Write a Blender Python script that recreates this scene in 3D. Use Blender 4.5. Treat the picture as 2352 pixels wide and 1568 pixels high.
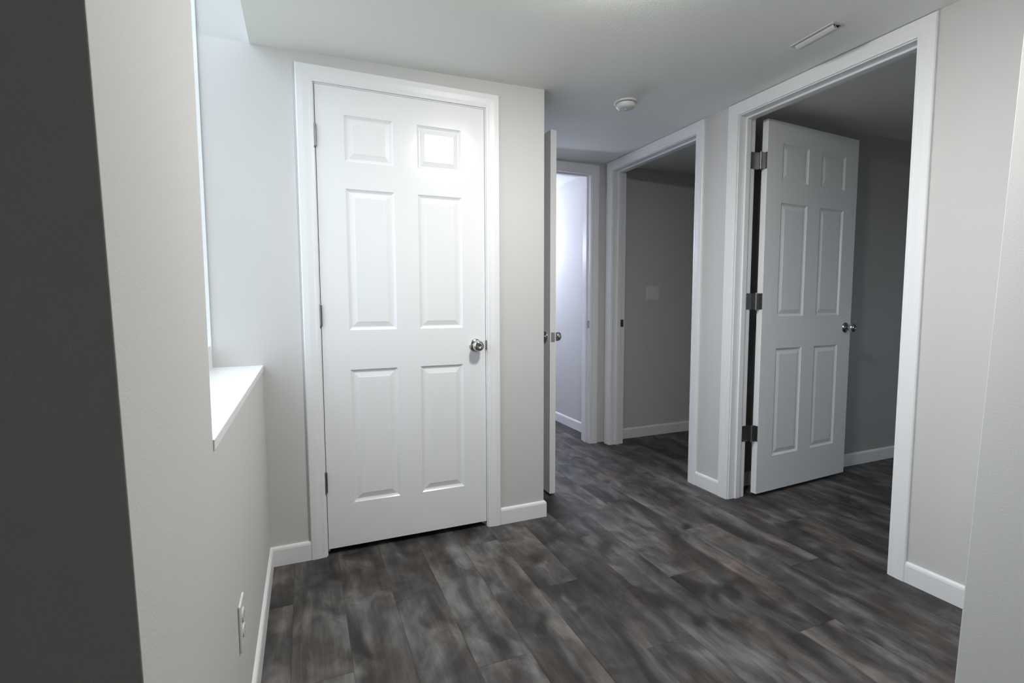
import bpy, bmesh, math, random
from mathutils import Vector, Matrix

for o in list(bpy.data.objects):
    bpy.data.objects.remove(o, do_unlink=True)
SC = bpy.context.scene
COL = SC.collection
PI = math.pi

# ------------------------------------------------------------------ camera
F_PX, YAW, PITCH, ROLL, CAM_H = 1143.16, 0.3948, 0.0767, -0.0029, 1.1358
fwd = Vector((math.sin(YAW)*math.cos(PITCH), math.cos(YAW)*math.cos(PITCH), -math.sin(PITCH)))
rgt = Vector((math.cos(YAW), -math.sin(YAW), 0))
upv = rgt.cross(fwd)
c_, s_ = math.cos(ROLL), math.sin(ROLL)
r2 = rgt*c_ + upv*s_
u2 = upv*c_ - rgt*s_
cam_data = bpy.data.cameras.new('camera')
cam = bpy.data.objects.new('camera', cam_data)
COL.objects.link(cam)
cam_data.sensor_fit = 'HORIZONTAL'
cam_data.sensor_width = 36.0
cam_data.lens = 36.0*F_PX/2352.0
cam_data.clip_start = 0.01
m = Matrix((r2, u2, -fwd)).transposed().to_4x4()
m.translation = Vector((0, 0, CAM_H))
cam.matrix_world = m
SC.camera = cam

# ------------------------------------------------------------------ daylight outside the window, exposure
W = bpy.data.worlds.new('daylight')
SC.world = W
W.use_nodes = True
bg = W.node_tree.nodes['Background']
bg.inputs[1].default_value = 2.9
_tc = W.node_tree.nodes.new('ShaderNodeTexCoord')
_sp = W.node_tree.nodes.new('ShaderNodeSeparateXYZ')
_rp = W.node_tree.nodes.new('ShaderNodeValToRGB')      # sky above the horizon, duller ground below
_ma = W.node_tree.nodes.new('ShaderNodeMath'); _ma.operation = 'MULTIPLY_ADD'
_ma.inputs[1].default_value = 0.5; _ma.inputs[2].default_value = 0.5
W.node_tree.links.new(_tc.outputs['Generated'], _sp.inputs[0])
W.node_tree.links.new(_sp.outputs[2], _ma.inputs[0])
W.node_tree.links.new(_ma.outputs[0], _rp.inputs[0])
_e = _rp.color_ramp.elements
_e[0].position = 0.47; _e[0].color = (0.28, 0.29, 0.285, 1)
_e[1].position = 0.50; _e[1].color = (0.79, 0.875, 1.0, 1)
W.node_tree.links.new(_rp.outputs[0], bg.inputs[0])
SC.view_settings.view_transform = 'Standard'
SC.view_settings.look = 'None'
SC.view_settings.gamma = 1
SC.view_settings.exposure = 0.36
SC.view_settings.use_curve_mapping = False
CEILING_LAMP = 122.0
VANITY_LAMP = 95.0

# ------------------------------------------------------------------ materials
def mat(name, color, rough=0.6, metal=0.0, spec=0.5, bump=0.0, bscale=300.0, var=0.0, vscale=3.0):
    M = bpy.data.materials.new(name)
    M.use_nodes = True
    nt = M.node_tree
    b = nt.nodes['Principled BSDF']
    b.inputs['Base Color'].default_value = (*color, 1)
    b.inputs['Roughness'].default_value = rough
    b.inputs['Metallic'].default_value = metal
    b.inputs['Specular IOR Level'].default_value = spec
    tc = nt.nodes.new('ShaderNodeTexCoord')
    if bump:
        n = nt.nodes.new('ShaderNodeTexNoise'); n.inputs['Scale'].default_value = bscale
        n.inputs['Detail'].default_value = 3
        bp = nt.nodes.new('ShaderNodeBump'); bp.inputs['Strength'].default_value = bump
        bp.inputs['Distance'].default_value = 0.002
        nt.links.new(tc.outputs['Object'], n.inputs['Vector'])
        nt.links.new(n.outputs['Fac'], bp.inputs['Height'])
        nt.links.new(bp.outputs['Normal'], b.inputs['Normal'])
    if var:
        n = nt.nodes.new('ShaderNodeTexNoise'); n.inputs['Scale'].default_value = vscale
        mx = nt.nodes.new('ShaderNodeMixRGB')
        mx.inputs[1].default_value = (*[c*(1-var) for c in color], 1)
        mx.inputs[2].default_value = (*[min(1, c*(1+var)) for c in color], 1)
        nt.links.new(tc.outputs['Object'], n.inputs['Vector'])
        nt.links.new(n.outputs['Fac'], mx.inputs[0])
        nt.links.new(mx.outputs[0], b.inputs['Base Color'])
    return M

M_WALL = mat('grey_wall_paint', (0.635, 0.63, 0.62), 0.75, bump=0.15, bscale=220, var=0.03, vscale=2.0)
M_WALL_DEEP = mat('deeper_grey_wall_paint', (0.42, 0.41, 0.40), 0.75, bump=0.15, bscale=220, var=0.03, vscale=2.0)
M_CEIL = mat('ceiling_paint', (0.86, 0.875, 0.835), 0.85, bump=0.35, bscale=160, var=0.03, vscale=2.0)
M_TRIM = mat('white_trim_paint', (0.86, 0.865, 0.87), 0.38, bump=0.05, bscale=120)
M_DOOR = mat('white_door_paint', (0.88, 0.885, 0.89), 0.17, bump=0.08, bscale=90)
M_CHROME = mat('polished_nickel', (0.62, 0.61, 0.60), 0.13, metal=1.0, var=0.05)
M_SATIN = mat('satin_nickel', (0.42, 0.42, 0.41), 0.32, metal=1.0, var=0.05)
M_PLASTIC = mat('white_plastic', (0.78, 0.78, 0.76), 0.35, bump=0.02)
M_VENT = mat('painted_metal_vent', (0.56, 0.57, 0.54), 0.6, bump=0.02)
M_HINGE = mat('dull_nickel_hinge', (0.26, 0.26, 0.255), 0.36, metal=1.0, var=0.05)
M_DARK = mat('dark_slot', (0.02, 0.02, 0.02), 0.6, var=0.1)
M_VINYL = mat('white_window_vinyl', (0.82, 0.84, 0.86), 0.4, bump=0.02)
M_SILL = mat('white_sill_paint', (0.85, 0.86, 0.87), 0.35, bump=0.03)
M_EXT = mat('outside_siding', (0.5, 0.5, 0.48), 0.8, bump=0.1)

def emit(name, color, strength):
    M = bpy.data.materials.new(name); M.use_nodes = True
    nt = M.node_tree
    b = nt.nodes['Principled BSDF']
    b.inputs['Base Color'].default_value = (0.9, 0.9, 0.9, 1)
    n = nt.nodes.new('ShaderNodeTexNoise'); n.inputs['Scale'].default_value = 2
    mx = nt.nodes.new('ShaderNodeMixRGB')
    mx.inputs[1].default_value = (*color, 1); mx.inputs[2].default_value = (*[c*0.97 for c in color], 1)
    nt.links.new(n.outputs['Fac'], mx.inputs[0])
    nt.links.new(mx.outputs[0], b.inputs['Emission Color'])
    b.inputs['Emission Strength'].default_value = strength
    return M
M_LAMP = emit('lit_diffuser', (1.0, 0.985, 0.95), CEILING_LAMP)
M_VAN = emit('lit_cool_tube', (0.72, 0.78, 1.0), VANITY_LAMP)

def glass():
    M = bpy.data.materials.new('window_glass'); M.use_nodes = True
    nt = M.node_tree; nt.nodes.clear()
    out = nt.nodes.new('ShaderNodeOutputMaterial')
    t = nt.nodes.new('ShaderNodeBsdfTransparent'); t.inputs[0].default_value = (0.96, 0.98, 0.98, 1)
    g = nt.nodes.new('ShaderNodeBsdfGlossy'); g.inputs['Roughness'].default_value = 0.02
    lw = nt.nodes.new('ShaderNodeLayerWeight'); lw.inputs[0].default_value = 0.5
    pw = nt.nodes.new('ShaderNodeMath'); pw.operation = 'POWER'; pw.inputs[1].default_value = 5
    nt.links.new(lw.outputs['Facing'], pw.inputs[0])
    fr = nt.nodes.new('ShaderNodeMath'); fr.operation = 'MULTIPLY_ADD'; fr.inputs[1].default_value = 0.6; fr.inputs[2].default_value = 0.03
    nt.links.new(pw.outputs[0], fr.inputs[0])
    mx = nt.nodes.new('ShaderNodeMixShader')
    nt.links.new(fr.outputs[0], mx.inputs[0]); nt.links.new(t.outputs[0], mx.inputs[1])
    nt.links.new(g.outputs[0], mx.inputs[2]); nt.links.new(mx.outputs[0], out.inputs[0])
    return M
M_GLASS = glass()

def floor_mat():
    M = bpy.data.materials.new('grey_vinyl_plank'); M.use_nodes = True
    nt = M.node_tree; N = nt.nodes; L = nt.links
    b = N['Principled BSDF']
    def math_(op, a, bb=None, c=None):
        n = N.new('ShaderNodeMath'); n.operation = op
        for i, v in enumerate((a, bb, c)):
            if v is None: continue
            if isinstance(v, (int, float)): n.inputs[i].default_value = v
            else: L.new(v, n.inputs[i])
        return n.outputs[0]
    tc = N.new('ShaderNodeTexCoord')
    sp = N.new('ShaderNodeSeparateXYZ'); L.new(tc.outputs['Object'], sp.inputs[0])
    X, Y = sp.outputs[0], sp.outputs[1]
    PW, PL = 0.18, 1.22
    rx = math_('DIVIDE', math_('SUBTRACT', X, 0.107), PW)
    row = math_('FLOOR', rx); fx = math_('FRACT', rx)
    off = math_('FRACT', math_('ADD', math_('MULTIPLY', row, 0.37), 10.112))
    ry = math_('ADD', math_('DIVIDE', Y, PL), off)
    pl = math_('FLOOR', ry); fy = math_('FRACT', ry)
    cb = N.new('ShaderNodeCombineXYZ'); L.new(row, cb.inputs[0]); L.new(pl, cb.inputs[1])
    wn = N.new('ShaderNodeTexWhiteNoise'); wn.noise_dimensions = '3D'; L.new(cb.outputs[0], wn.inputs['Vector'])
    rnd = wn.outputs['Value']
    def noise(sx, sy, det, rough, zmul, seed=0.0, dist=0.0):
        c = N.new('ShaderNodeCombineXYZ')
        L.new(math_('MULTIPLY', X, sx), c.inputs[0]); L.new(math_('MULTIPLY', Y, sy), c.inputs[1])
        L.new(math_('ADD', math_('MULTIPLY', rnd, zmul), seed), c.inputs[2])
        n = N.new('ShaderNodeTexNoise'); n.inputs['Scale'].default_value = 1
        n.inputs['Detail'].default_value = det; n.inputs['Roughness'].default_value = rough
        n.inputs['Distortion'].default_value = dist
        L.new(c.outputs[0], n.inputs['Vector'])
        return n.outputs['Fac']
    def ramp(v, stops):
        r = N.new('ShaderNodeValToRGB'); L.new(v, r.inputs[0])
        e = r.color_ramp.elements
        while len(e) < len(stops): e.new(0.5)
        for el, (p, c) in zip(e, stops): el.position = p; el.color = (*c, 1)
        return r.outputs[0]
    def mix(f, a, c, mode='MIX'):
        n = N.new('ShaderNodeMixRGB'); n.blend_type = mode
        if isinstance(f, (int, float)): n.inputs[0].default_value = f
        else: L.new(f, n.inputs[0])
        L.new(a, n.inputs[1])
        if isinstance(c, tuple): n.inputs[2].default_value = (*c, 1)
        else: L.new(c, n.inputs[2])
        return n.outputs[0]
    streak = noise(10, 1.5, 4, 0.5, 40, dist=0.7)
    blotch = noise(8.0, 5.0, 3, 0.55, 40, 7.0, 0.8)
    knot = noise(8.0, 5.5, 1, 0.4, 40, 29.0, 0.4)
    fine = noise(120, 9, 3, 0.6, 40, 3.0)
    mid = noise(34, 9, 3, 0.6, 40, 11.0)
    brown = noise(4.5, 2.2, 2, 0.5, 30, 17.0, 0.3)
    comb = math_('ADD', math_('MULTIPLY', streak, 0.46), math_('MULTIPLY', blotch, 0.44))
    comb = math_('ADD', comb, math_('MULTIPLY', math_('SUBTRACT', rnd, 0.5), 0.045))
    comb = math_('ADD', comb, math_('MULTIPLY', mid, 0.10))
    comb = math_('ADD', comb, math_('MULTIPLY', math_('SUBTRACT', fine, 0.5), 0.10))
    col = ramp(comb, [(0.33, (0.015, 0.013, 0.012)), (0.43, (0.041, 0.0375, 0.0355)), (0.50, (0.071, 0.067, 0.065)),
                      (0.56, (0.115, 0.111, 0.108)), (0.68, (0.22, 0.212, 0.205))])
    kn = ramp(knot, [(0.62, (0, 0, 0)), (0.74, (0.75, 0.75, 0.75))])
    col = mix(kn, col, (0.014, 0.011, 0.009))
    bf = ramp(brown, [(0.50, (0, 0, 0)), (0.68, (0.6, 0.6, 0.6))])
    col = mix(bf, col, mix(1.0, col, (1.18, 0.90, 0.76), 'MULTIPLY'))
    sx = math_('LESS_THAN', math_('MINIMUM', fx, math_('SUBTRACT', 1.0, fx)), 0.006)
    sy = math_('LESS_THAN', math_('MINIMUM', fy, math_('SUBTRACT', 1.0, fy)), 0.0010)
    seam = math_('MAXIMUM', sx, sy)
    col = mix(math_('MULTIPLY', seam, 0.4), col, (0.008, 0.008, 0.008))
    L.new(col, b.inputs['Base Color'])
    L.new(math_('ADD', 0.42, math_('MULTIPLY', streak, 0.16)), b.inputs['Roughness'])
    b.inputs['Specular IOR Level'].default_value = 0.35
    bp = N.new('ShaderNodeBump'); bp.inputs['Strength'].default_value = 0.25; bp.inputs['Distance'].default_value = 0.001
    L.new(math_('SUBTRACT', math_('MULTIPLY', fine, 0.6), seam), bp.inputs['Height'])
    L.new(bp.outputs['Normal'], b.inputs['Normal'])
    return M
M_FLOOR = floor_mat()

# ------------------------------------------------------------------ mesh helpers
def box(bm, x0, x1, y0, y1, z0, z1, T=None):
    vs = [Vector((x, y, z)) for x in (x0, x1) for y in (y0, y1) for z in (z0, z1)]
    if T: vs = [T @ v for v in vs]
    v = [bm.verts.new(p) for p in vs]
    for f in ((0, 1, 3, 2), (4, 6, 7, 5), (0, 4, 5, 1), (2, 3, 7, 6), (0, 2, 6, 4), (1, 5, 7, 3)):
        bm.faces.new([v[i] for i in f])

def build(name, bm, material, parent=None, bevel=0.0, smooth=False, segs=2):
    bmesh.ops.recalc_face_normals(bm, faces=bm.faces)
    me = bpy.data.meshes.new(name)
    bm.to_mesh(me); bm.free()
    me.materials.append(material)
    o = bpy.data.objects.new(name, me)
    COL.objects.link(o)
    if parent: o.parent = parent
    if smooth:
        for p in me.polygons: p.use_smooth = True
    if bevel:
        md = o.modifiers.new('bevel', 'BEVEL'); md.width = bevel; md.segments = segs
        md.limit_method = 'ANGLE'; md.angle_limit = math.radians(40)
        md.harden_normals = False
    return o

def tag(o, label=None, cat=None, kind=None, group=None):
    if label: o['label'] = label
    if cat: o['category'] = cat
    if kind: o['kind'] = kind
    if group: o['group'] = group
    return o

def empty(name, M=None):
    o = bpy.data.objects.new(name, None); COL.objects.link(o)
    o.empty_display_size = 0.1
    if M is not None: o.matrix_world = M
    return o

def lathe(bm, prof, T, n=40):
    """prof: (radius, height) along local +z of T"""
    rings = []
    for r, h in prof:
        if r < 1e-6:
            rings.append([bm.verts.new(T @ Vector((0, 0, h)))])
        else:
            rings.append([bm.verts.new(T @ Vector((r*math.cos(2*PI*i/n), r*math.sin(2*PI*i/n), h))) for i in range(n)])
    for a, b in zip(rings, rings[1:]):
        for i in range(n):
            j = (i+1) % n
            if len(a) == 1 and len(b) == 1: continue
            if len(a) == 1: bm.faces.new((a[0], b[i], b[j]))
            elif len(b) == 1: bm.faces.new((a[i], a[j], b[0]))
            else: bm.faces.new((a[i], a[j], b[j], b[i]))

def wall_frame(axis, pos):
    """local u along the wall, v = up, w = out of the wall towards the hall (returned as 4x4)"""
    if axis == 'Y':   # wall facing -Y
        return Matrix(((1, 0, 0, 0), (0, 0, -1, pos), (0, 1, 0, 0), (0, 0, 0, 1)))
    else:             # wall facing -X
        return Matrix(((0, 0, -1, pos), (1, 0, 0, 0), (0, 1, 0, 0), (0, 0, 0, 1)))

def sweep_u(bm, prof, u0, u1, zt, T):
    """closed profile (a outward from the opening, w out of the wall) swept up, over and down with mitres"""
    paths = []
    for a, w in prof:
        paths.append([bm.verts.new(T @ Vector(p)) for p in ((u0-a, 0, w), (u0-a, zt+a, w), (u1+a, zt+a, w), (u1+a, 0, w))])
    n = len(paths)
    for i in range(n):
        A, B = paths[i], paths[(i+1) % n]
        for k in range(3):
            bm.faces.new((A[k], A[k+1], B[k+1], B[k]))
    bm.faces.new([p[0] for p in paths]); bm.faces.new([p[3] for p in reversed(paths)])

# ------------------------------------------------------------------ dimensions
XL, YB, XR, XK, YF = -0.168, 2.3238, 2.2314, 1.149, 3.42
LT = 0.21                      # deep outside wall
T2 = 0.115                     # partition
YD = 0.585                     # near end of the left wall
XE, YE = 1.55, 0.672           # corner of the nearest right wall
def zc(x): return 2.180 + 0.020*x
HT = 2.62

# ------------------------------------------------------------------ floor and ceiling
WY0, WZ0, WZ1 = 1.075, 0.857, 2.560      # window opening; its recess runs up past the ceiling
def prism(bm, pts, axis, p0, p1):
    """outline pts (u, z) in the wall plane, extruded from p0 to p1 along the wall's thickness"""
    def P(u, z, p): return (u, p, z) if axis == 'Y' else (p, u, z)
    A = [bm.verts.new(P(u, z, p0)) for u, z in pts]
    B = [bm.verts.new(P(u, z, p1)) for u, z in pts]
    bm.faces.new(A); bm.faces.new(list(reversed(B)))
    for k in range(len(pts)):
        l = (k+1) % len(pts)
        bm.faces.new((A[k], B[k], B[l], A[l]))
bm = bmesh.new()
fl = [(-1.85, -1.95), (5.32, -1.95), (5.32, 5.02), (XL-LT, 5.02), (XL-LT, YD+0.1), (-1.85, YD+0.1)]
A = [bm.verts.new((x, y, 0)) for x, y in fl]; B = [bm.verts.new((x, y, -0.12)) for x, y in fl]
bm.faces.new(A); bm.faces.new(list(reversed(B)))
for k in range(6):
    l = (k+1) % 6; bm.faces.new((A[k], B[k], B[l], A[l]))
tag(build('floor', bm, M_FLOOR), 'dark grey mottled wood-look plank floor of the hall', 'floor', 'structure')
bm = bmesh.new()
XO = XL-LT
out = [(-1.85, -1.95), (5.32, -1.95), (5.32, 5.02), (XO, 5.02), (XO, YB+0.06), (XL, YB+0.06), (XL, WY0), (XO, WY0), (XO, YD+0.1), (-1.85, YD+0.1)]
A = [bm.verts.new((x, y, zc(x))) for x, y in out]; B = [bm.verts.new((x, y, 2.7)) for x, y in out]
bm.faces.new(list(reversed(A))); bm.faces.new(B)
for k in range(len(out)):
    l = (k+1) % len(out); bm.faces.new((A[k], A[l], B[l], B[k]))
box(bm, XL-LT, XL-0.0002, WY0+0.0005, YB+0.059, WZ1, 2.7)
tag(build('ceiling', bm, M_CEIL), 'low textured pale grey hall ceiling', 'ceiling', 'structure')

# ------------------------------------------------------------------ walls
def lean_left(bm):                       # the near end of this wall is a little out of plumb
    for v in bm.verts:
        if abs(v.co.y-YD) < 1e-4: v.co.y += 0.0614*(1.07-v.co.z)
bm = bmesh.new()
prism(bm, [(YD, 0), (YB, 0), (YB, WZ0), (WY0, WZ0), (WY0, HT), (YD, HT)], 'X', XL-LT, XL)
lean_left(bm)
tag(build('wall_left', bm, M_WALL, bevel=0.0015), 'grey wall with the deep window recess on the left', 'wall', 'structure')
D0, D1, DZ = 0.042, 0.852, 2.086         # rough opening of the closed door
def doorway(u0, u1, z): return [(u0, 0), (u0, z), (u1, z), (u1, 0)]
bm = bmesh.new()
prism(bm, [(XL-LT, 0)]+doorway(D0, D1, DZ)+[(XK, 0), (XK, HT), (XL-LT, HT)], 'Y', YB, YB+T2)
box(bm, XK-T2, XK, YB+T2, YF, 0, HT)
tag(build('wall_back', bm, M_WALL, bevel=0.002), 'grey wall around the closed white six-panel door', 'wall', 'structure')
FU0, FU1, FZ = 1.295, 2.100, 2.140       # casing inner edges of the far opening
bm = bmesh.new()
prism(bm, [(XL-LT, 0)]+doorway(FU0-0.018, FU1+0.018, FZ+0.018)+[(XR, 0), (XR, HT), (XL-LT, HT)], 'Y', YF, YF+T2)
tag(build('wall_far', bm, M_WALL), 'wall at the end of the hall around the bluish-lit doorway', 'wall', 'structure')
BU0, BU1, BZ = 1.2488, 2.113, 2.156      # large opening on the right
SU0, SU1, SZ = 2.429, 3.319, 2.156       # small opening further along
bm = bmesh.new()
prism(bm, [(YE-0.1, 0)]+doorway(BU0-0.018, BU1+0.018, BZ+0.018)+doorway(SU0-0.018, SU1+0.018, SZ+0.018)+[(5.02, 0), (5.02, HT), (YE-0.1, HT)], 'X', XR, XR+T2)
tag(build('wall_right', bm, M_WALL), 'grey right wall with two open doorways', 'wall', 'structure')
bm = bmesh.new()
v0 = [(XE, -1.8), (XE, YE), (XR, YE), (XR, YE-T2), (XE+T2, YE-T2), (XE+T2, -1.8)]
A = [bm.verts.new((x, y, 0)) for x, y in v0]; B = [bm.verts.new((x, y, HT)) for x, y in v0]
bm.faces.new(A); bm.faces.new(list(reversed(B)))
for k in range(6):
    l = (k+1) % 6; bm.faces.new((A[k], B[k], B[l], A[l]))
for v in bm.verts:                       # this corner is a little out of plumb
    if v.co.y > YE-0.2: v.co.y += 0.0277*(1.0-v.co.z)
tag(build('wall_front_right', bm, M_WALL, bevel=0.002), 'pale grey wall end nearest the camera at the right edge', 'wall', 'structure')
bm = bmesh.new()
box(bm, -1.7, XL-LT, YD, YD+0.15, 0, HT)
lean_left(bm)
tag(build('wall_front_left', bm, M_WALL), 'wall beside the camera turned away from the lamp at the left edge', 'wall', 'structure')
bm = bmesh.new()
box(bm, -1.85, -1.7, -1.95, YD+0.15, 0, HT); box(bm, -1.7, XR+T2, -1.95, -1.8, 0, HT)
tag(build('wall_behind_camera', bm, M_WALL), 'walls of the room behind the camera', 'wall', 'structure')
bm = bmesh.new()
X0 = XR+T2
box(bm, X0, 5.2, 2.237, 2.237+T2, 0, HT)
box(bm, 5.2, 5.32, -1.0, 3.6, 0, HT); box(bm, X0, X0+0.1, -1.0, YE-0.1, 0, HT)
box(bm, X0, 2.95, -1.12, -1.0, 0, HT); box(bm, 4.25, 5.2, -1.12, -1.0, 0, HT)
box(bm, 2.95, 4.25, -1.12, -1.0, 0, 0.80); box(bm, 2.95, 4.25, -1.12, -1.0, 2.0, HT)
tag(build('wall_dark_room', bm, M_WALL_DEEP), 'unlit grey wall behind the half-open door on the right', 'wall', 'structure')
bm = bmesh.new()
box(bm, X0, 5.2, 3.435, 3.435+T2, 0, HT)
tag(build('wall_small_room', bm, M_WALL), 'unlit grey wall with a switch plate in the narrower doorway', 'wall', 'structure')
bm = bmesh.new()
box(bm, 0.60, 0.72, YF+T2, 4.9, 0, HT)
box(bm, 0.60, XR+T2, 4.9, 5.02, 0, HT)
tag(build('wall_lit_room', bm, M_WALL), 'walls of the bluish-lit room beyond the hall', 'wall', 'structure')
bm = bmesh.new()
box(bm, XL-LT-0.02, XL-LT, YB+T2, YF+T2, 0, HT)
tag(build('wall_closet', bm, M_WALL), 'outer side wall of the closet behind the closed door', 'wall', 'structure')

# ------------------------------------------------------------------ baseboards
def base_profile(h=0.085, t=0.012):
    return [(0, 0), (t, 0), (t, h-0.014), (t*0.82, h-0.006), (t*0.45, h-0.001), (0, h)]
def baseboard(name, pts, side, label):
    """pts: floor polyline along the wall face; side=+1 the board lies left of travel"""
    bm = bmesh.new()
    P = [Vector((x, y, 0)) for x, y in pts]
    nrm = []
    for a, b in zip(P, P[1:]):
        d = (b-a).normalized(); nrm.append(Vector((-d.y, d.x, 0))*side)
    rings = []
    for i, p in enumerate(P):
        if i == 0: mv = nrm[0]
        elif i == len(P)-1: mv = nrm[-1]
        else:
            s = nrm[i-1]+nrm[i]; mv = s/(1+nrm[i-1].dot(nrm[i]))
        rings.append([bm.verts.new(p+mv*a+Vector((0, 0, z))) for a, z in base_profile()])
    n = len(rings[0])
    for A, B in zip(rings, rings[1:]):
        for i in range(n):
            j = (i+1) % n
            bm.faces.new((A[i], A[j], B[j], B[i]))
    bm.faces.new(rings[0]); bm.faces.new(list(reversed(rings[-1])))
    return tag(build(name, bm, M_TRIM), label, 'baseboard', 'structure')
CW = 0.066
baseboard('baseboard_left', [(XL, YD), (XL, YB), (0.061-CW, YB)], -1, 'white baseboard along the window wall and round to the closed door')
baseboard('baseboard_back', [(0.833+CW, YB), (XK, YB), (XK, YF), (FU0-CW, YF)], -1, 'short white baseboard right of the closed door, turning the corner')
baseboard('baseboard_right', [(XR, BU0-CW), (XR, YE+0.03)], -1, 'white baseboard right of the large doorway')
baseboard('baseboard_between_doors', [(XR, SU0-CW), (XR, BU1+CW)], -1, 'very short white baseboard between the two right doorways')
baseboard('baseboard_small_room', [(X0, 3.435), (5.2, 3.435)], -1, 'baseboard of the dark room in the narrower doorway')
baseboard('baseboard_dark_room', [(X0, 2.237), (5.2, 2.237)], -1, 'baseboard behind the half-open door')
baseboard('baseboard_lit_room', [(XR, 4.9), (XR, YF+T2)], -1, 'baseboard of the bluish-lit room at the end of the hall')

# ------------------------------------------------------------------ door frames (casing, jamb, stop)
CAS = [(0, 0), (0, 0.009), (0.010, 0.0115), (0.018, 0.0115), (0.040, 0.0145), (CW-0.004, 0.0145), (CW, 0.011), (CW, 0)]
def door_frame(name, axis, pos, u0, u1, zt, label, stop_w, back=True, strike=None):
    T = wall_frame(axis, pos)
    bm = bmesh.new()
    sweep_u(bm, CAS, u0, u1, zt, T)
    if back:
        Tb = T @ Matrix.Translation((0, 0, -T2)) @ Matrix.Diagonal((1, 1, -1, 1))
        sweep_u(bm, CAS, u0, u1, zt, Tb)
    root = tag(build(name, bm, M_TRIM), label, 'door casing', 'structure')
    r = 0.005
    bm = bmesh.new()
    sweep_u(bm, [(-r, -0.0002), (-r, -T2), (0.0175, -T2), (0.0175, -0.0002)], u0, u1, zt, T)
    build('door_jamb', bm, M_TRIM, root)
    bm = bmesh.new()
    sweep_u(bm, [(-r-0.011, stop_w), (-r-0.011, stop_w-0.032), (-r, stop_w-0.032), (-r, stop_w)], u0, u1, zt, T)
    build('door_stop', bm, M_TRIM, root, bevel=0.002)
    if strike:
        u_face, sgn, w0, z, lip = strike
        bm = bmesh.new()
        box(bm, *sorted((u_face, u_face+sgn*0.0025)), z-0.029, z+0.029, w0-0.014, w0+0.014, T)
        if lip:   # curved lip wrapping the jamb edge
            box(bm, *sorted((u_face-sgn*0.003, u_face+sgn*0.004)), z-0.024, z+0.024, w0+0.014, w0+lip, T)
        build('strike_plate', bm, M_SATIN, root, bevel=0.001)
    return root, T
door_frame('trim_1', 'Y', YB, 0.061, 0.833, 2.067, 'white casing around the closed six-panel door', -0.040,
           strike=(0.828, -1, -0.012, 0.930, 0.016))
door_frame('trim_2', 'X', XR, BU0, BU1, BZ, 'white casing around the large right doorway with the half-open door', -T2+0.071)
door_frame('trim_3', 'X', XR, SU0, SU1, SZ, 'white casing around the narrower dark doorway further along the hall', -T2+0.071,
           strike=(SU1-0.005, -1, -T2+0.020, 0.975, 0.020))
door_frame('trim_4', 'Y', YF, FU0, FU1, FZ, 'white casing around the bluish-lit doorway at the hall end', -0.040,
           strike=(FU1-0.005, -1, -0.018, 0.966, 0.0))

# ------------------------------------------------------------------ six-panel doors
def slab(name, w, h, t=0.035):
    """local: x 0..w from the hinge, z 0..h, front face y=0, back y=t"""
    us = [0.116, 0.327, 0.435, 0.646]
    kx, kz = w/0.762, h/2.03
    cols = [(0.116*kx, 0.327*kx), (0.435*kx, 0.646*kx)]
    rows = [(0.200*kz, 0.810*kz), (0.988*kz, 1.606*kz), (1.722*kz, 1.918*kz)]
    bm = bmesh.new()
    xs = [0, cols[0][0], cols[0][1], cols[1][0], cols[1][1], w]
    zs = [0, rows[0][0], rows[0][1], rows[1][0], rows[1][1], rows[2][0], rows[2][1], h]
    for y, s in ((0, 1), (t, -1)):
        grid = [[bm.verts.new((x, y, z)) for z in zs] for x in xs]
        for i in range(5):
            for j in range(7):
                q = [grid[i][j], grid[i+1][j], grid[i+1][j+1], grid[i][j+1]]
                if i in (1, 3) and j in (1, 3, 5):
                    steps = [(0.004, 0.0035), (0.011, 0.0075), (0.015, 0.0080), (0.035, 0.0030), (0.037, 0.0022)]
                    x0, x1, z0, z1 = xs[i], xs[i+1], zs[j], zs[j+1]
                    ring = q
                    for d, dep in steps:
                        nr = [bm.verts.new((a, y+s*dep, b)) for a, b in ((x0+d, z0+d), (x1-d, z0+d), (x1-d, z1-d), (x0+d, z1-d))]
                        for k in range(4):
                            bm.faces.new((ring[k], ring[(k+1) % 4], nr[(k+1) % 4], nr[k]))
                        ring = nr
                    bm.faces.new(ring)
                else:
                    bm.faces.new(q)
        if y == 0: g0 = grid
        else: g1 = grid
    for i in range(5):
        for j in (0, 7):
            bm.faces.new((g0[i][j], g0[i+1][j], g1[i+1][j], g1[i][j]))
    for j in range(7):
        for i in (0, 5):
            bm.faces.new((g0[i][j], g0[i][j+1], g1[i][j+1], g1[i][j]))
    return build(name, bm, M_DOOR)

def knob(parent, x, z, y, s, scale=1.0):
    """s=-1: knob sticks out towards local -y"""
    T = Matrix.Translation((x, y, z)) @ (Matrix.Rotation(PI/2 if s < 0 else -PI/2, 4, 'X')) @ Matrix.Scale(scale, 4)
    bm = bmesh.new()
    lathe(bm, [(0.0095, 0.004), (0.0095, 0.020), (0.012, 0.024), (0.0200, 0.028), (0.0250, 0.033), (0.0272, 0.040),
               (0.0272, 0.048), (0.0250, 0.056), (0.0200, 0.0605), (0.012, 0.0625), (0.0075, 0.0620), (0.0070, 0.0605), (0, 0.0605)], T)
    k = build('door_knob', bm, M_CHROME, parent, smooth=True)
    bm = bmesh.new()
    lathe(bm, [(0, 0.0), (0.0325, 0.0), (0.0325, 0.003), (0.030, 0.006), (0.018, 0.009), (0.012, 0.011), (0, 0.011)], T)
    build('rosette', bm, M_CHROME, k, smooth=True)
    return k

def latch_plate(parent, x, z, y, t):
    bm = bmesh.new(); box(bm, x, x+0.0012, y+t/2-0.0125, y+t/2+0.0125, z-0.028, z+0.028)
    return build('latch_plate', bm, M_SATIN, parent, bevel=0.0005)

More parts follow.
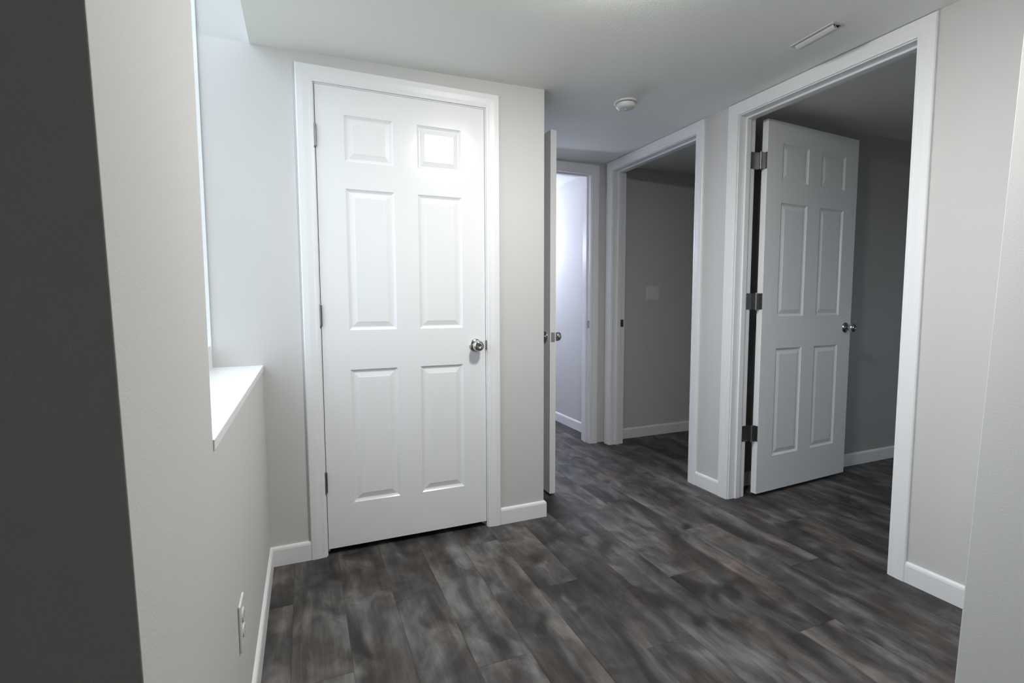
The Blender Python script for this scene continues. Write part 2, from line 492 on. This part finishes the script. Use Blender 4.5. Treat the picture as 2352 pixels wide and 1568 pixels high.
# door 1: closed closet door; slab .066..-> .828 wide .762
d1 = slab('door_1', 0.757, 2.032)
d1.matrix_world = Matrix.Translation((0.0685, YB+0.001, 0.029))
tag(d1, 'closed white six-panel door with a round nickel knob', 'door', 'structure')
knob(d1, 0.7055, 0.901, 0, -1)
def knuckle(parent, x, y, z, leaf=None, h=0.09):
    bm = bmesh.new()
    T = Matrix.Translation((x, y, z-h/2))
    lathe(bm, [(0, -0.005), (0.0035, -0.004), (0.0045, 0.0), (0.0062, 0.0), (0.0062, h*0.198), (0.0054, h*0.2), (0.0062, h*0.202), (0.0062, h*0.398),
               (0.0054, h*0.4), (0.0062, h*0.402), (0.0062, h*0.598), (0.0054, h*0.6), (0.0062, h*0.602), (0.0062, h*0.798), (0.0054, h*0.8),
               (0.0062, h*0.802), (0.0062, h), (0.0045, h), (0.0035, h+0.004), (0, h+0.005)], T, 20)
    if leaf: leaf(bm)
    return build('hinge', bm, M_HINGE, parent, smooth=False)
for z in (1.848, 1.084, 0.339):
    zz = z-0.029
    knuckle(d1, -0.0022, -0.0055, zz, lambda b, zz=zz: box(b, -0.0030, -0.0005, -0.002, 0.024, zz-0.045, zz+0.045))

# door 2: half-open door in the large right doorway, seen from the hall
d2 = slab('door_2', 0.850, 2.128)
ANG = 3.7
d2.matrix_world = Matrix.Translation((2.402, 2.068, 0.020)) @ Matrix.Rotation(math.radians(ANG), 4, 'Z')
tag(d2, 'white six-panel door standing open into the dark room, three hinges showing', 'door', 'structure')
knob(d2, 0.792, 0.955, 0, -1); knob(d2, 0.792, 0.955, 0.035, 1); latch_plate(d2, 0.850, 0.955, 0, 0.035)
# leaf on the door edge, pin in the gap, leaf on the jamb
jy = BU1-0.005
Tinv = d2.matrix_world.inverted()
for z in (1.925, 1.142, 0.376):
    zz = z-0.020
    kn = Tinv @ Vector((2.372, 2.085, z))
    def leaves(b, zz=zz, kn=kn, z=z):
        # leaf on the door edge (faces the doorway)
        box(b, -0.0015, 0.0, 0.001, 0.033, zz-0.046, zz+0.046)
        # arm from the pin to the door leaf
        box(b, kn.x, 0.0, kn.y-0.001, kn.y+0.001, zz-0.046, zz+0.046)
        # leaf on the jamb, from the pin back towards the hall
        box(b, 2.322, 2.372, jy-0.0025, jy-0.0005, z-0.046, z+0.046, Tinv)
        box(b, 2.370, 2.373, 2.085, jy-0.0005, z-0.046, z+0.046, Tinv)
    knuckle(d2, kn.x, kn.y, zz, leaves, h=0.092)

# door 3: open door at the end of the hall, seen edge-on
d3 = slab('door_3', 0.845, 2.088, 0.037)
d3.matrix_world = Matrix.Translation((1.303, YF-0.018, 0.014)) @ Matrix.Rotation(math.radians(-90), 4, 'Z')
tag(d3, 'white door seen edge-on with its knob, just past the wall corner', 'door', 'structure')
knob(d3, 0.78, 0.925, 0, -1); knob(d3, 0.78, 0.925, 0.037, 1); latch_plate(d3, 0.845, 0.925, 0, 0.037)
for z in (1.85, 1.05, 0.30):
    knuckle(d3, 0.002, -0.006, z)

# ------------------------------------------------------------------ window in the deep recess
win = tag(empty('window_1', Matrix.Translation((XL-LT+0.03, (WY0+YB)/2, WZ0))), 'bright window set deep in the left wall, seen as a thin sliver', 'window', 'structure')
Wi = win.matrix_world.inverted()
def wbox(name, bxs, material, bevel=0.0, parent=win):
    bm = bmesh.new()
    for b in bxs: box(bm, *b, T=Wi)
    return build(name, bm, material, parent, bevel=bevel)
SX = -0.350
Z0 = 0.879
wbox('window_sill', [(SX, XL+0.003, WY0+0.001, YB-0.0005, WZ0, Z0)], M_SILL, 0.0015)
fx0, fx1 = SX-0.026, SX
wbox('window_frame', [(fx0, fx1, WY0+.001, YB-.0005, WZ0, Z0+0.045), (fx0, fx1, WY0+.001, YB-.0005, WZ1-0.03, WZ1-.0005),
                      (fx0, fx1, WY0+.001, WY0+0.03, Z0+0.045, WZ1-0.03), (fx0, fx1, YB-0.008, YB-0.0005, Z0+0.045, WZ1-0.03)], M_VINYL, 0.001)
wbox('window_sash', [(fx0+.004, fx1-.004, WY0+0.03, YB-0.008, Z0+0.045, Z0+0.088)], M_VINYL, 0.001)
wbox('window_pane', [(fx0+.011, fx0+.014, WY0+0.03, YB-0.008, Z0+0.088, WZ1-0.03)], M_GLASS)

# unseen window added as fill light on the half-open door, round the corner
w2 = tag(empty('fill_window', Matrix.Translation((3.6, -1.06, 0.80))), 'added unseen window that brightens the dark room beyond the large doorway', 'window', 'structure')
bm = bmesh.new()
for b in ((-0.65, -0.61, 0, 1.2), (0.61, 0.65, 0, 1.2), (-0.61, 0.61, 0, 0.04), (-0.61, 0.61, 1.16, 1.2), (-0.61, 0.61, 0.585, 0.615)):
    box(bm, b[0], b[1], -0.03, 0.03, b[2], b[3])
build('window_frame', bm, M_VINYL, w2, bevel=0.002)
bm = bmesh.new(); box(bm, -0.61, 0.61, -0.003, 0.003, 0.04, 0.585); box(bm, -0.61, 0.61, -0.003, 0.003, 0.615, 1.16)
build('window_pane', bm, M_GLASS, w2)

# ------------------------------------------------------------------ ceiling light just above the frame
lx, ly = 0.91, 1.25
tilt = Matrix.Rotation(-math.atan(0.020), 4, 'Y')
lt = tag(empty('ceiling_light', Matrix.Translation((lx, ly, zc(lx))) @ tilt @ Matrix.Rotation(PI, 4, 'X')),
         'round flush white ceiling light glowing above the hall floor', 'ceiling light')
bm = bmesh.new(); lathe(bm, [(0, 0), (0.135, 0), (0.137, 0.004), (0.134, 0.010), (0.126, 0.011), (0, 0.011)], Matrix(), 64)
build('light_rim', bm, M_PLASTIC, lt, smooth=False)
bm = bmesh.new(); lathe(bm, [(0.126, 0.0112), (0.127, 0.018), (0.124, 0.025), (0.116, 0.031), (0.10, 0.036), (0.08, 0.040), (0.04, 0.043), (0, 0.044)], Matrix(), 64)
build('diffuser', bm, M_LAMP, lt, smooth=True)

# ------------------------------------------------------------------ smoke detector
dx, dy = 1.633, 2.319
sd = tag(empty('smoke_detector', Matrix.Translation((dx, dy, zc(dx))) @ tilt @ Matrix.Rotation(PI, 4, 'X')),
         'small round white smoke detector on the ceiling', 'smoke detector')
bm = bmesh.new(); lathe(bm, [(0, 0), (0.060, 0), (0.060, 0.006), (0.057, 0.008), (0, 0.008)], Matrix(), 48)
build('base_plate', bm, M_PLASTIC, sd)
bm = bmesh.new(); lathe(bm, [(0.050, 0.0105), (0.052, 0.014), (0.050, 0.026), (0.044, 0.033), (0.030, 0.037), (0.010, 0.038), (0, 0.038)], Matrix(), 48)
cv = build('cover', bm, M_PLASTIC, sd, smooth=True)
bm = bmesh.new(); lathe(bm, [(0.046, 0.0078), (0.047, 0.0108)], Matrix(), 48)
build('shadow_gap', bm, M_DARK, sd)
bm = bmesh.new(); lathe(bm, [(0.008, 0.0370), (0.008, 0.0392), (0.006, 0.0400), (0, 0.0400)], Matrix.Translation((0.0, 0.0, 0)), 24)
build('test_button', bm, M_PLASTIC, cv, smooth=True)

# ------------------------------------------------------------------ ceiling vent
vx, vy = 1.962, 1.475
ve = tag(empty('ceiling_vent', Matrix.Translation((vx, vy, zc(vx))) @ tilt @ Matrix.Rotation(PI, 4, 'X') @ Matrix.Rotation(math.radians(3), 4, 'Z')),
         'small slotted grey air vent on the ceiling above the large doorway', 'vent')
bm = bmesh.new()
L2, Wd = 0.098, 0.032
for b in ((-Wd, -Wd+0.010, -L2, L2), (Wd-0.010, Wd, -L2, L2), (-Wd+0.010, Wd-0.010, -L2, -L2+0.010), (-Wd+0.010, Wd-0.010, L2-0.010, L2)):
    box(bm, b[0], b[1], b[2], b[3], 0, 0.004)
build('vent_frame', bm, M_VENT, ve, bevel=0.001)
bm = bmesh.new(); box(bm, -Wd+0.010, Wd-0.010, -L2+0.010, L2-0.010, 0, 0.0008)
build('duct_opening', bm, M_DARK, ve)
def louver(x0, lean):
    bm = bmesh.new()
    n = 8; pts = []
    for i in range(n+1):
        t = i/n
        pts.append((x0+lean*0.016*t*t, 0.001+0.016*t))
    for (a, za), (b, zb) in zip(pts, pts[1:]):
        v = [bm.verts.new(p) for p in ((a, -L2+0.012, za), (b, -L2+0.012, zb), (b, L2-0.012, zb), (a, L2-0.012, za),
                                       (a+0.0012, -L2+0.012, za), (b+0.0012, -L2+0.012, zb), (b+0.0012, L2-0.012, zb), (a+0.0012, L2-0.012, za))]
        for f in ((0, 1, 2, 3), (4, 7, 6, 5), (0, 4, 5, 1), (3, 2, 6, 7)): bm.faces.new([v[k] for k in f])
    return build('louver', bm, M_VENT, ve)
louver(-0.006, 1); louver(-0.018, 1)

# ------------------------------------------------------------------ wall outlet low on the window wall
oy, oz = 1.325, 0.362
# local: x along +Y, y up, z out of the wall (+X)
To = Matrix(((0, 0, 1, XL), (1, 0, 0, oy), (0, 1, 0, oz), (0, 0, 0, 1)))
ou = tag(empty('wall_outlet', To), 'white electrical outlet low on the wall under the window', 'outlet')
bm = bmesh.new(); box(bm, -0.036, 0.036, -0.058, 0.058, 0.0, 0.006)
build('cover_plate', bm, M_PLASTIC, ou, bevel=0.003)
for s in (-1, 1):
    bm = bmesh.new()
    lathe(bm, [(0, 0.0055), (0.0165, 0.0055), (0.0165, 0.0080), (0.0150, 0.0090), (0, 0.0090)], Matrix.Translation((0, s*0.0195, 0)), 28)
    rc = build('receptacle', bm, M_PLASTIC, ou)
    bm = bmesh.new()
    box(bm, -0.0070, -0.0052, s*0.0195-0.001, s*0.0195+0.007, 0.0088, 0.0093)
    box(bm, 0.0052, 0.0070, s*0.0195-0.001, s*0.0195+0.006, 0.0088, 0.0093)
    lathe(bm, [(0, 0.0088), (0.0022, 0.0088), (0.0022, 0.0093), (0, 0.0093)], Matrix.Translation((0, s*0.0195-0.007, 0)), 14)
    build('slot', bm, M_DARK, rc)
bm = bmesh.new(); lathe(bm, [(0, 0.0055), (0.003, 0.0055), (0.0027, 0.0070), (0, 0.0073)], Matrix(), 16)
build('screw', bm, M_SATIN, ou)

# ------------------------------------------------------------------ double light switch in the narrow dark room
sw = tag(empty('light_switch', Matrix(((1, 0, 0, 2.715), (0, 0, -1, 3.435), (0, 1, 0, 1.218), (0, 0, 0, 1)))),
         'double light switch plate on the dark wall in the narrower doorway', 'light switch')
bm = bmesh.new(); box(bm, -0.062, 0.062, -0.060, 0.060, 0, 0.006)
build('cover_plate', bm, M_PLASTIC, sw, bevel=0.003)
for s in (-1, 1):
    bm = bmesh.new(); box(bm, s*0.023-0.005, s*0.023+0.005, -0.012, 0.012, 0.0055, 0.0075)
    box(bm, s*0.023-0.0038, s*0.023+0.0038, 0.000, 0.009, 0.0075, 0.016)
    build('toggle', bm, M_PLASTIC, sw, bevel=0.001)

# ------------------------------------------------------------------ cool light bar in the room beyond the hall
va = tag(empty('vanity_light', Matrix.Translation((1.75, 4.9, 1.72))), 'cool white light bar on the far wall of the lit room', 'wall light')
bm = bmesh.new(); box(bm, -0.28, 0.28, -0.03, -0.0005, -0.05, 0.05)
build('back_plate', bm, M_SATIN, va, bevel=0.004)
bm = bmesh.new(); lathe(bm, [(0, -0.26), (0.03, -0.255), (0.035, -0.24), (0.035, 0.24), (0.03, 0.255), (0, 0.26)],
                        Matrix.Translation((0, -0.07, 0)) @ Matrix.Rotation(PI/2, 4, 'Y'), 24)
build('lamp_tube', bm, M_VAN, va, smooth=True)
